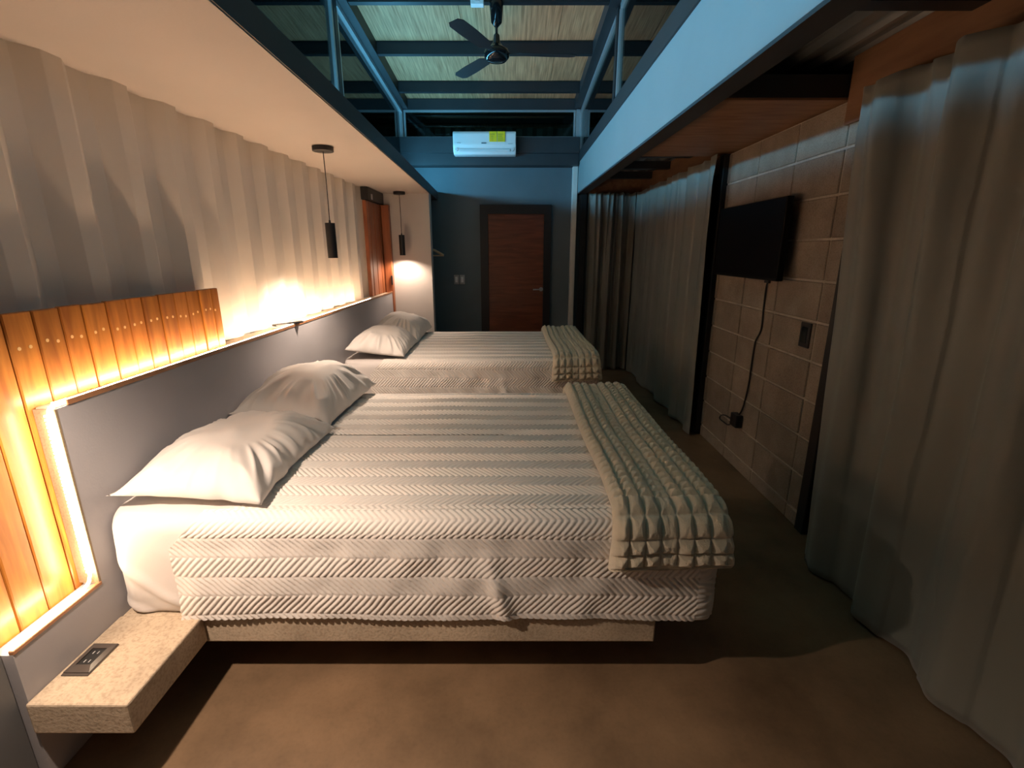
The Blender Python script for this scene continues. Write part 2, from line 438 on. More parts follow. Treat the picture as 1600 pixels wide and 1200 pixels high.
# corrugated cladding outside the clerestory
V = []; F = []
pr = corrugated_profile(-2.7, 2.4, 0)
for x, d in pr:
    V += [(x, 7.25 + d, 2.3), (x, 7.25 + d, 3.3)]
for i in range(len(pr) - 1): F.append((2 * i, 2 * i + 2, 2 * i + 3, 2 * i + 1))
struct(pyd('wall_outer', V, F, M['zinc']), 'dark corrugated cladding seen through the back clerestory', 'wall')
struct(box('wall_outer_left', -2.75, -2.70, YN, 7.3, 2.1, 3.95, M['steel_dark']), 'dark cladding beyond the left clerestory', 'wall')
struct(box('wall_outer_right', 2.40, 2.45, YN, 7.3, 0, 3.95, M['steel_dark']), 'dark cladding beyond the right clerestory', 'wall')

# ---- clerestory windows
def sloped_bar(bm, x0, x1, y0, y1, f, t):
    add_prism(bm, [(y0, f(y0) - t), (y1, f(y1) - t), (y1, f(y1)), (y0, f(y0))], 0, x0, x1)

def side_window(name, x, zb, posts, label, inner):
    root = struct(empty(name, (x, 4.0, zb)), label, 'window')
    ys = [YN + .02] + posts + [6.27]
    s = 1 if inner > 0 else -1
    for i, yp in enumerate(posts):
        box('mullion_post', x - .03, x + .03, yp - .035, yp + .035, zb, zcler(yp) + .0, M['steel_dark'], root)
    for a, b in zip(ys[:-1], ys[1:]):
        a2 = a + .04; b2 = b - .04
        bm = bmesh.new()
        sloped_bar(bm, x - .02, x + .035 * s if s > 0 else x + .02, a2, b2, lambda y: zcler(y), .035)
        bm_obj('top_rail', bm, M['alu'], root)
        box('bottom_rail', x - .02, x + .02, a2, b2, zb, zb + .012, M['steel_dark'], root)
        for yy in (a2, b2 - .028):
            bm = bmesh.new(); add_prism(bm, [(yy, zb), (yy + .028, zb), (yy + .028, zcler(yy + .028)), (yy, zcler(yy))], 0, x - .02, x + .025)
            bm_obj('jamb', bm, M['alu'], root)
        bm = bmesh.new(); add_prism(bm, [(a2 + .01, zb + .01), (b2 - .01, zb + .01), (b2 - .01, zcler(b2) - .01), (a2 + .01, zcler(a2) - .01)], 0, x - .003, x + .003)
        bm_obj('pane', bm, M['glass'], root)
    return root
side_window('window_1', -1.305, ZS + .085, [.0, 2.05, 4.08], 'tall sloping clerestory window above the left soffit', 1)
side_window('window_2', .815, 2.635, [-.1, 1.95, 4.22], 'tall sloping clerestory window above the grey fascia', -1)
w3 = struct(empty('window_3', (-.28, 6.27, 2.78)), 'low clerestory window behind the air conditioner', 'window')
za, zb_ = 2.78, zcler(6.27)
for (x0, x1) in ((-1.26, .74),):
    box('rail', x0, x1, 6.25, 6.29, za, za + .022, M['alu'], w3)
    box('rail', x0, x1, 6.25, 6.29, zb_ - .022, zb_, M['alu'], w3)
    box('jamb', x0, x0 + .022, 6.25, 6.29, za + .022, zb_ - .022, M['alu'], w3)
    box('jamb', x1 - .022, x1, 6.25, 6.29, za + .022, zb_ - .022, M['alu'], w3)
    box('pane', x0 + .015, x1 - .015, 6.267, 6.273, za + .015, zb_ - .015, M['glass'], w3)
struct(box('trim_3', -1.345, -1.27, 6.23, 6.31, ZS + .085, 3.085, M['alu'], None, .004), 'pale corner post at the left of the back clerestory', 'post')
struct(box('trim_4', .745, .805, 6.23, 6.31, 2.64, 3.085, M['alu'], None, .004), 'pale corner post at the right of the back clerestory', 'post')
# small side returns of the clerestory beyond the corner posts
for nm, xa, xb, zz, lab in (('window_4', -2.0, -1.36, ZS + .085, 'small dark clerestory return left of the corner post'), ('window_5', .845, 1.5, 2.68, 'small dark clerestory return right of the corner post')):
    r = struct(empty(nm, ((xa + xb) / 2, 6.27, zz)), lab, 'window')
    box('rail', xa, xb, 6.25, 6.29, zb_ - .022, zb_, M['alu'], r)
    box('rail', xa, xb, 6.25, 6.29, 2.78, 2.802, M['alu'], r)
    xj = xb - .022 if xa < 0 else xa
    box('jamb', xj, xj + .022, 6.25, 6.29, 2.80, zb_ - .022, M['alu'], r)
    box('pane', xa, xb, 6.267, 6.273, 2.80, zb_ - .015, M['glass'], r)

# ---- right bay: block wall, soffit boards, zinc roof, jambs
ys = [2.54, 2.97, 3.40, 3.83]
bw = struct(box('wall_right', XR + .006, XR + .16, 2.42, 3.93, 0, 2.19, M['mortar']), 'stack-bonded concrete block wall carrying the television', 'wall')
zc = [.09 + .21 * k for k in range(-1, 11)]
yj = [2.42] + ys + [3.93]
for i, (za_, zb2) in enumerate(zip(zc[:-1], zc[1:])):
    for a, b in zip(yj[:-1], yj[1:]):
        z0 = max(0, za_ + .006); z1 = min(2.19, zb2 - .006)
        if z1 - z0 < .02: continue
        p = random.uniform(0, .003)
        box('block', XR - p, XR + .03, a + .006, b - .006, z0, z1, M['block'], bw, .004)
# stretches of wall behind the curtains
struct(box('wall_right_far', 1.72, 1.80, 3.93, YB, 0, 2.37, M['steel_dark']), 'dark glazed wall behind the far curtains', 'wall')
struct(box('wall_right_near', 1.72, 1.80, YN, 2.42, 0, 2.37, M['steel_dark']), 'dark glazed wall behind the near curtain', 'wall')
struct(box('trim_5', 1.56, 1.66, 3.87, 3.945, 0, 2.19, M['black'], None, .004), 'black door jamb at the far side of the block wall', 'post')
struct(box('trim_6', 1.585, 1.66, 2.345, 2.418, 0, 2.19, M['black'], None, .004), 'black door jamb at the near side of the block wall', 'post')
sf = struct(empty('ceiling_box', (1.3, 3.3, 2.2)), 'plywood-faced boxed soffit over the block wall', 'ceiling')
for k in range(4):
    ya = 2.58 + k * .355
    box('plywood_panel', .94, 1.76, ya + .002, ya + .353, 2.195, 2.205, M['soffitwood'], sf)
box('box_frame', .94, 1.76, 2.57, 4.0, 2.206, 2.30, M['steel_dark'], sf)
for a, b, nm, lab in ((3.96, 6.36, 'trim_7', 'brown header board above the far curtain'), (YN, 2.56, 'trim_8', 'brown header board above the near curtain')):
    struct(box(nm, 1.585, 1.605, a, b, 2.08, 2.37, M['header'], None, .002), lab, 'board')
struct(box('trim_9', .94, 1.585, 6.34, 6.36, 2.08, 2.37, M['header'], None, .002), 'brown header board across the end of the right bay', 'board')
# zinc roof of the right bay (ribs run in depth)
V = []; F = []
xsr = []
x = .94
while x < 1.80:
    xsr += [(x, 0), (x + .035, 0), (x + .05, .028), (x + .075, .028), (x + .09, 0)]; x += .125
for x, d in xsr:
    V += [(x, YN, 2.40 - d), (x, YB - .05, 2.40 - d)]
for i in range(len(xsr) - 1): F.append((2 * i, 2 * i + 1, 2 * i + 3, 2 * i + 2))
zr = pyd('ceiling_zinc', V, F, M['zinc'])
zr.modifiers.new('t', 'SOLIDIFY').thickness = .002
struct(zr, 'ribbed zinc sheeting above the right-hand bay', 'ceiling')
for y in (.8, 1.88, 4.62, 5.25, 5.9):
    struct(box('roof_joist', .94, 1.72, y, y + .07, 2.30, 2.37, M['steel_dark']), {.8: 'dark joist nearest the camera under the zinc sheets', 1.88: 'dark joist above the near curtain under the zinc sheets', 4.62: 'first dark joist beyond the plywood soffit', 5.25: 'middle dark joist above the far curtain', 5.9: 'last dark joist above the satin curtain'}[y], 'joist')

# ------------------------------------------------------------------ door
d = struct(empty('door_1', (.045, YB, 0)), 'red-brown wooden door in a wide black frame', 'door')
bm = bmesh.new()
add_prism(bm, [(-.40, 0), (-.30, 0), (-.30, 1.95), (.40, 1.95), (.40, 0), (.49, 0), (.49, 2.06), (-.40, 2.06)], 1, YB - .05, YB - .001)
bm_obj('door_frame', bm, M['black'], d)
lf = box('door_leaf', -.30, .40, YB - .035, YB - .002, .01, 1.95, M['doorwood'], d, .002)
hd = bmesh.new()
add_cyl(hd, (.375, YB - .036, 1.03), (.375, YB - .046, 1.03), .026, n=20)
add_cyl(hd, (.375, YB - .04, 1.03), (.375, YB - .085, 1.03), .010, n=12)
add_tube(hd, [(.380, YB - .082, 1.03), (.33, YB - .084, 1.03), (.27, YB - .080, 1.028)], .009, 10)
bm_obj('handle', hd, M['chrome'], lf)

# double switch on the back wall
s = tag(empty('light_switch', (-.68, YB, 1.15)), 'pair of grey light switches on the slate wall left of the door', 'switch')
for x0 in (-.75, -.675):
    pl = box('switch_plate', x0, x0 + .066, YB - .010, YB - .001, 1.09, 1.21, M['switchgrey'], s, .003)
    box('rocker', x0 + .018, x0 + .048, YB - .015, YB - .009, 1.115, 1.185, M['ac'], pl, .002)

# hanger in the niche
h = tag(empty('clothes_hanger', (-.95, 6.1, 1.55)), 'wooden clothes hanger poking out of the niche', 'hanger')
bm = bmesh.new()
pts = [(-.82 - .42, 6.1, 1.455), (-.87 - .17, 6.1, 1.545), (-.83, 6.1, 1.455)]
for a, b in ((0, 1), (1, 2)):
    p, q = Vector(pts[a]), Vector(pts[b])
    add_tube(bm, [p, p.lerp(q, .5) + Vector((0, 0, .012)), q], .014, 8)
bm_obj('shoulder_bar', bm, M['hanger'], h)
bm = bmesh.new(); add_tube(bm, [(-1.24, 6.1, 1.452), (-.83, 6.1, 1.452)], .008, 8); bm_obj('trouser_bar', bm, M['hanger'], h)
bm = bmesh.new(); add_tube(bm, [(-1.04, 6.1, 1.54), (-1.04, 6.1, 1.60), (-1.06, 6.1, 1.63), (-1.045, 6.1, 1.665), (-1.015, 6.1, 1.655)], .003, 6); bm_obj('hook', bm, M['chrome'], h)
bm = bmesh.new(); add_tube(bm, [(-1.03, 5.76, 1.645), (-1.03, 6.39, 1.645)], .011, 10)
tag(bm_obj('hanging_rail', bm, M['chrome']), 'steel hanging rail inside the dark niche', 'rail')

# ------------------------------------------------------------------ plank headboard
pk = tag(empty('plank_panel', (-1.423, 1.7, 0.45)), 'panel of varnished orange planks standing at the LED-lit ledge', 'panel')
edges = [1.072, 1.162, 1.25, 1.342, 1.432, 1.522, 1.605, 1.70, 1.79, 1.872, 1.962, 2.05, 2.133, 2.222, 2.31, 2.365]
for a, b in zip(edges[:-1], edges[1:]):
    zb = .40 if a < 1.358 else .60
    off = random.uniform(-.0025, .0015); tz = random.uniform(-.0015, .0015)
    bm = bmesh.new(); add_box(bm, -1.434, -1.415 + off, a + .0022, b - .0022, zb, 1.332 + tz, .003)
    p = bm_obj('plank', bm, M['plank'], pk)
    for dy in (-.018, .016):
        if b - a > .06 or dy < 0:
            yy = (a + b) / 2 + dy; zz = 1.235 + random.uniform(-.006, .006)
            bm = bmesh.new(); add_cyl(bm, (-1.4155 + off, yy, zz), (-1.4140 + off, yy, zz), .0055, n=12)
            bm_obj('screw_plug', bm, M['plug'], p)
box('batten', -1.452, -1.434, 1.08, 2.355, 1.215, 1.255, M['plank'], pk)
box('batten', -1.452, -1.434, 1.08, 2.355, .60, .64, M['plank'], pk)

# far stack of red-brown boards at the end of the ledge
fb = tag(empty('board_screen', (-1.44, 5.3, 0)), 'tall red-brown board screen at the far end of the corrugated wall', 'screen')
n = 7
for k in range(n):
    a = 5.02 + k * .085
    box('board', -1.462, -1.425 + .004 * (k % 2), a + .002, a + .083, ZL + .006, 1.985, M['redwood'], fb, .004)
box('box_head', -1.47, -1.40, 5.02, 5.615, 1.99, ZS - .004, M['black'], fb, .003)
box('bracket', -1.398, -1.392, 5.12, 5.16, 2.0, 2.05, M['alu'], fb)
struct(box('trim_10', -1.42, -1.335, 5.545, 5.618, 0, 1.985, M['redwood'], None, .006), 'red-brown upright where the grey ledge meets the pale wall', 'post')
tag(box('latch', -1.352, -1.334, 5.53, 5.545, 1.14, 1.24, M['black'], None, .002), 'small black latch on the red-brown upright', 'latch')

# ------------------------------------------------------------------ LED strips
def ribbon(bm, pts, wdir, hw):
    prev = None
    for p in pts:
        p = Vector(p); q = (bm.verts.new(p - Vector(wdir) * hw), bm.verts.new(p + Vector(wdir) * hw))
        if prev: bm.faces.new((prev[0], prev[1], q[1], q[0]))
        prev = q
led = tag(empty('led_strip', (-1.375, 1.3, .46)), 'glowing warm LED strip edging the planks and ledge', 'LED strip')
XS = -1.361
bm = bmesh.new()
pts = [(XS, y, .466) for y in np.linspace(1.08, 1.315, 4)] + [(XS, 1.335, .474), (XS, 1.345, .495)]
pts += [(XS, 1.346, z) for z in np.linspace(.55, 1.02, 5)] + [(XS, 1.352, 1.05), (XS, 1.372, 1.064)] + [(XS, y, 1.0625) for y in np.arange(1.42, 5.0, .3)]
pa = [Vector(p) for p in pts]
# tape with a small square section so that it glows to every side
ncor = next(i for i, p in enumerate(pa) if p.y > 1.40)
add_tube(bm, pa[ncor - 1:], .0045, 4)
bm_obj('tape', bm, M['led'], led)
bm = bmesh.new(); add_tube(bm, pa[:ncor], .0045, 4)
bm_obj('tape', bm, M['led_near'], led)
bm = bmesh.new()
def beads(p, q):
    p, q = Vector(p), Vector(q); L_ = (q - p).length; k = int(L_ / .0115)
    for i in range(k):
        c = p.lerp(q, (i + .5) / k)
        add_box(bm, c.x - .009, c.x + .009, c.y - .0028, c.y + .0028, c.z - .0028, c.z + .0028)
beads((XS, 1.08, .468), (XS, 1.31, .468)); beads((XS, 1.345, .50), (XS, 1.345, 1.04)); beads((XS, 1.37, 1.064), (XS, 1.43, 1.063))
bm_obj('diode_row', bm, M['ledbead'], led)['kind'] = 'stuff'

bl = tag(empty('led_strip', (-1.2, 3, 2.21)), 'hidden blue LED strip lying on top of the left soffit', 'LED strip')
bm = bmesh.new()
BX, BZ = -1.215, 2.245
# the tape lies in a tilted channel: it faces up and into the room
prev = None
for y in np.linspace(YN + .3, 6.1, 14):
    q = [bm.verts.new((BX - .014, y, BZ + .024)), bm.verts.new((BX + .014, y, BZ - .020))]
    if prev: bm.faces.new((prev[0], prev[1], q[1], q[0]))
    prev = q
bm_obj('tape', bm, M['blueled'], bl, False, False)
bm = bmesh.new()
add_prism(bm, [(BX - .0155, BZ + .0235), (BX + .0125, BZ - .0205), (BX + .0125, ZS + .085), (BX - .0155, ZS + .085)], 1, YN + .3, 6.1)
bm_obj('channel', bm, M['alu'], bl)

# ------------------------------------------------------------------ pendant lamps
def pendant(x, y, label, gain=1.0):
    r = tag(empty('pendant_lamp', (x, y, 1.46)), label, 'pendant lamp', 'black tube pendant lamps over the bed heads')
    bm = bmesh.new(); add_lathe(bm, [(.058, 0), (.062, .002), (.062, .026), (.058, .028)], (x, y, ZS - .029), 32)
    c = bm_obj('ceiling_rose', bm, M['black'], r, True)
    c.data.polygons.foreach_set('use_smooth', [False] * len(c.data.polygons))
    bm = bmesh.new(); add_tube(bm, [(x, y, ZS - .03), (x + .002, y, 1.9), (x, y, 1.682)], .0028, 8); bm_obj('cord', bm, M['black'], r)
    bm = bmesh.new(); add_cyl(bm, (x, y, 1.67), (x, y, 1.69), .008, .005, 12); bm_obj('cord_grip', bm, M['black'], r)
    bm = bmesh.new()
    n = 32; R = .030; ri = .027; zt, zb = 1.672, 1.46
    rings = []
    for rr, z in ((.0, zt), (R, zt), (R, zb), (ri, zb), (ri, zb + .03)):
        rings.append([bm.verts.new((x + rr * math.cos(2 * math.pi * k / n), y + rr * math.sin(2 * math.pi * k / n), z)) for k in range(n)] if rr > 0 else [bm.verts.new((x, y, z))])
    for k in range(n):
        j = (k + 1) % n
        bm.faces.new((rings[0][0], rings[1][k], rings[1][j]))
        for A, B in zip(rings[1:-1], rings[2:]): bm.faces.new((A[k], A[j], B[j], B[k]))
    bm_obj('tube_shade', bm, M['black'], r)
    bm = bmesh.new(); add_cyl(bm, (x, y, zb + .022), (x, y, zb + .03), ri - .001, n=24); bm_obj('lamp_disc', bm, M['bulb'], r)
    sp = bpy.data.lights.new('pendant_light', 'SPOT'); so = bpy.data.objects.new('pendant_light', sp); COL.objects.link(so)
    so.parent = r; so.location = (0, 0, .003); sp.energy = PEND_POWER * gain; sp.color = PEND_COL; sp.spot_size = math.radians(150); sp.spot_blend = .6; sp.shadow_soft_size = .02
    return r
pendant(-1.14, 3.19, 'black tube pendant lamp hanging between the two beds', .45)
pendant(-1.19, 5.46, 'black tube pendant lamp in front of the pale far wall', .2)
pendant(-1.12, .84, 'black tube pendant lamp nearest the camera, over the bedside slab', .88)

# ------------------------------------------------------------------ concrete bases
BY = [(1.40, 2.84), (3.74, 5.18)]     # bed widths
XH, XF = -1.345, .675                  # head and foot
for (a, b), lab in zip(BY, ('tan concrete bed base cantilevered under the near bed', 'tan concrete bed base under the far bed')):
    t = tag(empty('bed_base', (-.35, (a + b) / 2, 0)), lab, 'bed base', 'concrete bed bases')
    box('slab', XP + .001, .50, a + .004, b - .01, .175, .285, M['slab'], t, .006, 2)
    box('plinth', XP + .001, .25, a + .35, b - .35, 0, .175, M['slab'], t)
bs = tag(box('bedside_slab', XP + .001, -1.065, 1.058, 1.401, .186, .290, M['slab'], None, .006, 2), 'small tan concrete bedside slab with a power outlet', 'shelf')
tag(box('bedside_slab', XP + .001, -1.065, 2.842, 3.738, .186, .290, M['slab'], None, .006, 2), 'concrete bedside slab between the two beds', 'shelf')
# outlet on the slab
t = tag(empty('power_outlet', (-1.29, 1.21, .29)), 'dark bronze power outlet plate on the near bedside slab', 'outlet')
box('back_plate', -1.333, -1.252, 1.152, 1.272, .290, .294, M['outlet'], t, .0015)
bm = bmesh.new()
oc = [(-1.331, 1.160), (-1.254, 1.160), (-1.254, 1.270), (-1.331, 1.270)]; ic = [(-1.315, 1.185), (-1.270, 1.185), (-1.270, 1.248), (-1.315, 1.248)]
vo = [[bm.verts.new((*p, z)) for p in q] for q, z in ((oc, .2935), (oc, .2965), (ic, .3000), (ic, .2935))]
for A, B in zip(vo, vo[1:] + vo[:1]):
    for k in range(4):
        bm.faces.new((A[k], A[(k + 1) % 4], B[(k + 1) % 4], B[k]))
bm_obj('cover_frame', bm, M['outlet'], t)
ins = box('socket_insert', -1.315, -1.270, 1.185, 1.248, .2935, .2975, M['black'], t, .001)
bm = bmesh.new()
for y in (1.20, 1.233):
    for x in (-1.300, -1.286): add_box(bm, x - .0015, x + .0015, y - .005, y + .005, .2972, .2979)
bm_obj('socket_slot', bm, M['switchgrey'], ins)['kind'] = 'stuff'

# remote control lying across the ledge
rm = tag(empty('remote_control', (-1.37, 2.95, ZL)), 'slim black remote control lying across the grey ledge', 'remote')
bm = bmesh.new()
Mx = Matrix.Translation((-1.375, 2.97, ZL + .024)) @ Matrix.Rotation(math.radians(62), 4, 'Z')
add_box(bm, -.10, .10, -.018, .018, -.006, .006, .004, 2, Mx); bm_obj('body', bm, M['black'], rm)
bm = bmesh.new()
for i in range(6):
    add_box(bm, -.07 + i * .022, -.06 + i * .022, -.010, .010, .006, .0075, .0005, 1, Mx)
bm_obj('buttons', bm, M['switchgrey'], rm)['kind'] = 'stuff'

# ------------------------------------------------------------------ mattresses
def mattress(y0, y1, label):
    n = 96
    t = np.linspace(0, 2 * math.pi, n, endpoint=False)
    cx, cy = (XH + XF) / 2, (y0 + y1) / 2; hx, hy = (XF - XH) / 2, (y1 - y0) / 2
    def ring(ins, z, e=14.0):
        c, s = np.cos(t), np.sin(t)
        return np.stack([cx + (hx - ins) * np.sign(c) * np.abs(c) ** (2 / e), cy + (hy - ins) * np.sign(s) * np.abs(s) ** (2 / e), np.full(n, z)], -1)
    lv = [(.03, .287), (.008, .30), (.0, .33), (-.004, .42), (-.004, .55), (.004, .60), (.016, .630), (.04, .648), (.075, .657), (.3, .660), (.7, .660)]
    # dense ring positions along long straight sides come from the superellipse; good enough for a box of foam
    P = np.stack([ring(a, z) for a, z in lv], 0)
    wr = vnoise(P[..., 0] * 9 + P[..., 2] * 14, P[..., 2] * 6 + P[..., 0] * 3 + y0) * .010
    side = (P[..., 2] < .64) & (P[..., 2] > .29)
    P[..., 1] += np.where(side, wr * np.sign(P[..., 1] - cy), 0)
    V = P.reshape(-1, 3); m = n
    F = []
    for i in range(len(lv) - 1):
        for k in range(n):
            j = (k + 1) % n; F.append((i * m + k, i * m + j, (i + 1) * m + j, (i + 1) * m + k))
    me = bpy.data.meshes.new('mattress')
    me.from_pydata([tuple(v) for v in V], [], F + [tuple(range(n))[::-1], tuple((len(lv) - 1) * m + k for k in range(n))]); me.update()
    o = link('mattress', me, M['sheet'], None, True)
    return tag(o, label, 'mattress', 'sheeted mattresses')

def sheet_mattress(y0, y1, label):
    """mattress in a white fitted sheet; near side carries pulled wrinkles at the head end"""
    xs = np.concatenate([np.linspace(XH, XH + .30, 70), np.linspace(XH + .30, XF, 40)[1:]])
    r = .055; zt = .660; zb = .287
    # cross section path in (y,z): bottom near -> up -> over -> down far
    path = [(y0 + .05, zb - .001), (y0 + .02, zb)]
    path += [(y0 + .002 + .02 * (1 - math.sin(a)), zb + .02 - .02 * math.cos(a)) for a in np.linspace(.3, math.pi / 2, 4)]
    path += [(y0 - .004 * math.sin(math.pi * q), zb + .02 + q * (zt - r - zb - .02)) for q in np.linspace(.05, .95, 26)]
    path += [(y0 + r - r * math.cos(a), zt - r + r * math.sin(a)) for a in np.linspace(0, math.pi / 2, 9)]
    half = list(path); top = [(y0 + r + (y1 - y0 - 2 * r) * q, zt) for q in np.linspace(.02, .98, 40)]
    path = half + top + [(y0 + y1 - p[0], p[1]) for p in half[::-1]]
    Y = np.array([p[0] for p in path]); Z = np.array([p[1] for p in path])
    P = np.zeros((len(xs), len(path), 3))
    cy = (y0 + y1) / 2
    for i, x in enumerate(xs):
        # round the plan corners
        e = 0.0
        dh = min(x - XH, XF - x); R = .07
        if dh < R: e = R - math.sqrt(max(0, R * R - (R - dh) ** 2))
        sc = 1 - e / (cy - y0)
        P[i, :, 0] = x; P[i, :, 1] = cy + (Y - cy) * sc
        bulge = 0.02 * max(0, 1 - dh / .2) if dh == x - XH else 0
        P[i, :, 2] = Z
    s = P[..., 2]
    near = (P[..., 1] < cy) & (s < .64)
    hw = np.clip(1 - (P[..., 0] - XH) / .42, 0, 1)
    # wrinkles pulled down towards the tuck
    ph = (s - .29) * 30 + (P[..., 0] - XH) * 26
    wr = .013 * hw * np.maximum(0, np.sin(ph + 3 * vnoise(P[..., 0] * 7, s * 5))) ** 2 * np.clip((.56 - s) / .12, 0, 1)
    wr += .020 * vnoise(P[..., 0] * 8, s * 9 + 3) * hw
    P[..., 1] -= np.where(near, wr, 0)
    tuck = np.clip((.36 - s) / .08, 0, 1) * np.clip((P[..., 0] - XH) / .02, 0, 1)
    P[..., 1] += np.where(near, tuck * .012, 0)
    n, m, _ = P.shape
    i = np.arange(n - 1)[:, None] * m + np.arange(m - 1)[None, :]
    F = [tuple(f) for f in np.stack([i, i + m, i + m + 1, i + 1], -1).reshape(-1, 4)]
    F += [tuple(range(m)), tuple((n - 1) * m + k for k in range(m))[::-1]]
    me = bpy.data.meshes.new('mattress'); me.from_pydata([tuple(v) for v in P.reshape(-1, 3)], [], F); me.update()
    o = link('mattress', me, M['sheet'], None, True)
    b = bmesh.new(); b.from_mesh(me); bmesh.ops.recalc_face_normals(b, faces=b.faces); b.to_mesh(me); b.free()
    return tag(o, label, 'mattress', 'sheeted mattresses')

m1 = sheet_mattress(*BY[0], 'white-sheeted mattress of the near bed')
m2 = sheet_mattress(*BY[1], 'white-sheeted mattress of the far bed')

# ------------------------------------------------------------------ chevron quilts
def quilt(y0, y1):
    hw = (y1 - y0) / 2; cy = (y0 + y1) / 2
    g = .010                      # stands off the mattress
    zt = .668; zb = .290; r = .058
    XE = XF + .012
    # levels: (inset, z, path length down from the top edge)
    side = np.linspace(zb, zt - r, 86)
    lv = [(-g, z) for z in side]
    lv += [(-g + r * (1 - math.cos(a)), zt - r + r * math.sin(a)) for a in np.linspace(0, math.pi / 2, 22)[1:]]
    ins0 = -g + r
    lv += [(d, zt) for d in np.linspace(ins0, hw - .004, 190)[1:]]
    lv = np.array(lv); nl = len(lv)
    ns, nf, nc = 620, 220, 14
    rc = .07                      # plan radius of the foot corners
    P = np.zeros((nl, ns + nc + nf + nc + ns, 3)); A = np.zeros(P.shape[:2]); foot = np.zeros(P.shape[:2])
    for i, (ins, z) in enumerate(lv):
        yn, yf, xe = y0 + ins, y1 - ins, XE - ins - .0
        rr = max(.0, min(rc - max(ins, 0) * .6, (yf - yn) / 2 - .001)); rr = max(rr, .0005)
        # where the quilt begins: further down the bed on top than on the sides
        k = np.clip((z - .56) / (.668 - .56), 0, 1) if ins < .05 else 1.0
        xs0 = -1.125 + .003 * math.sin(z * 22) + .10 * k + (.14 * np.clip((ins - .0) / .10, 0, 1) if k >= 1 else 0)
        xa = np.linspace(xs0, xe - rr, ns)
        ang = np.linspace(0, math.pi / 2, nc + 2)[1:-1]
        ring = [np.stack([xa, np.full(ns, yn)], -1),
                np.stack([xe - rr + rr * np.sin(ang), yn + rr - rr * np.cos(ang)], -1),
                np.stack([np.full(nf, xe), np.linspace(yn + rr, yf - rr, nf)], -1),
                np.stack([xe - rr + rr * np.cos(ang), yf - rr + rr * np.sin(ang)], -1),
                np.stack([xa[::-1], np.full(ns, yf)], -1)]
        R = np.concatenate(ring, 0)
        P[i, :, :2] = R; P[i, :, 2] = z
    X, Y, Z = P[..., 0], P[..., 1], P[..., 2]
    INS = lv[:, 0][:, None] * np.ones_like(X)
    onside = (INS < ins0 - 1e-6)
    drop = np.where(onside, zt - r - Z + r * .5, 0)
    drop = np.where(Z > zt - r, np.arcsin(np.clip((zt - Z) / r, 0, 1)) * r * .55, zt - r - Z + r * .86)
    drop = np.where(onside, drop, 0)
    isfoot = X > XE - INS - .075
    # across-band coordinate
    c_near = np.where(Y < cy, (Y - y0) - drop, (Y - y0) + drop)
    c = np.where(isfoot & onside, -drop, c_near)
    along = np.where(isfoot & onside, Y, X)
    Wb = .072
    kb = np.floor((c + 10 * Wb) / Wb); fr = (c + 10 * Wb) / Wb - kb
    sgn = np.where(kb.astype(int) % 2 == 0, 1.0, -1.0)
    warp = .35 * vnoise(X * 5, Y * 5 + Z * 5)
    ph = (along + sgn * (fr - .5) * Wb * .95) / .0228 + warp * 1.1 + .25 * vnoise(X * 21, Y * 21 + Z * 23)
    rid = np.abs(np.sin(math.pi * ph)) ** .5
    seam = np.clip(np.minimum(fr, 1 - fr) / .06, 0, 1) ** .5
    amp = .0095 * (.75 + .6 * vnoise(X * 3 + 7, Y * 3 + Z * 4)) 
    hgt = amp * (rid * (.35 + .65 * seam))
    # loose wrinkles on the sides
    loose = .010 * vnoise(X * 6, Z * 7 + 2) + .006 * vnoise(X * 17 + 5, Z * 15)
    fold = .016 * np.exp(-((X + .06 + (Z - .45) * .25) / .030) ** 2) * np.clip((.56 - Z) / .15, 0, 1)
    hgt = hgt + np.where(onside, (loose + fold) * np.clip((zt - Z) / .12, 0, 1), .004 * vnoise(X * 3, Y * 3))
    # normals from the analytic frame
    ny = np.where(Y < cy, -1.0, 1.0)
    th = np.where(onside, np.clip((Z - (zt - r)) / r, 0, 1), 1.0); phi = np.arcsin(th)
    nzv = np.sin(phi); nh = np.cos(phi)
    # horizontal direction (near / foot / far)
    fy = np.zeros_like(X); fx = np.zeros_like(X)
    j = np.arange(X.shape[1])
    sx = np.zeros(X.shape[1]); sy = np.zeros(X.shape[1])
    sy[:ns] = -1; sx[ns + nc:ns + nc + nf] = 1; sy[-ns:] = 1
    ang = np.linspace(0, math.pi / 2, nc + 2)[1:-1]
    sx[ns:ns + nc] = np.sin(ang); sy[ns:ns + nc] = -np.cos(ang)
    sx[ns + nc + nf:ns + 2 * nc + nf] = np.cos(ang); sy[ns + nc + nf:ns + 2 * nc + nf] = np.sin(ang)
    P[..., 0] += hgt * nh * sx[None, :]; P[..., 1] += hgt * nh * sy[None, :]; P[..., 2] += hgt * nzv
    # wavy hem
    hem = np.clip((.36 - Z) / .07, 0, 1)
    P[..., 2] += hem * (.010 * vnoise(P[..., 0] * 5 + 2, P[..., 1] * 5) - .004)
    return P
Q = quilt(*BY[0])
q1 = grid_obj('quilt', Q, M['quilt'], None, True, False)
q1['_'] = 0; del q1['_']
tag(q1, 'white chevron-quilted bedspread on the near bed', 'bedspread', 'chevron bedspreads')
q2 = q1.copy(); COL.objects.link(q2); q2.location = (0, BY[1][0] - BY[0][0], 0); q2.name = 'quilt.001'
tag(q2, 'white chevron-quilted bedspread on the far bed', 'bedspread', 'chevron bedspreads')

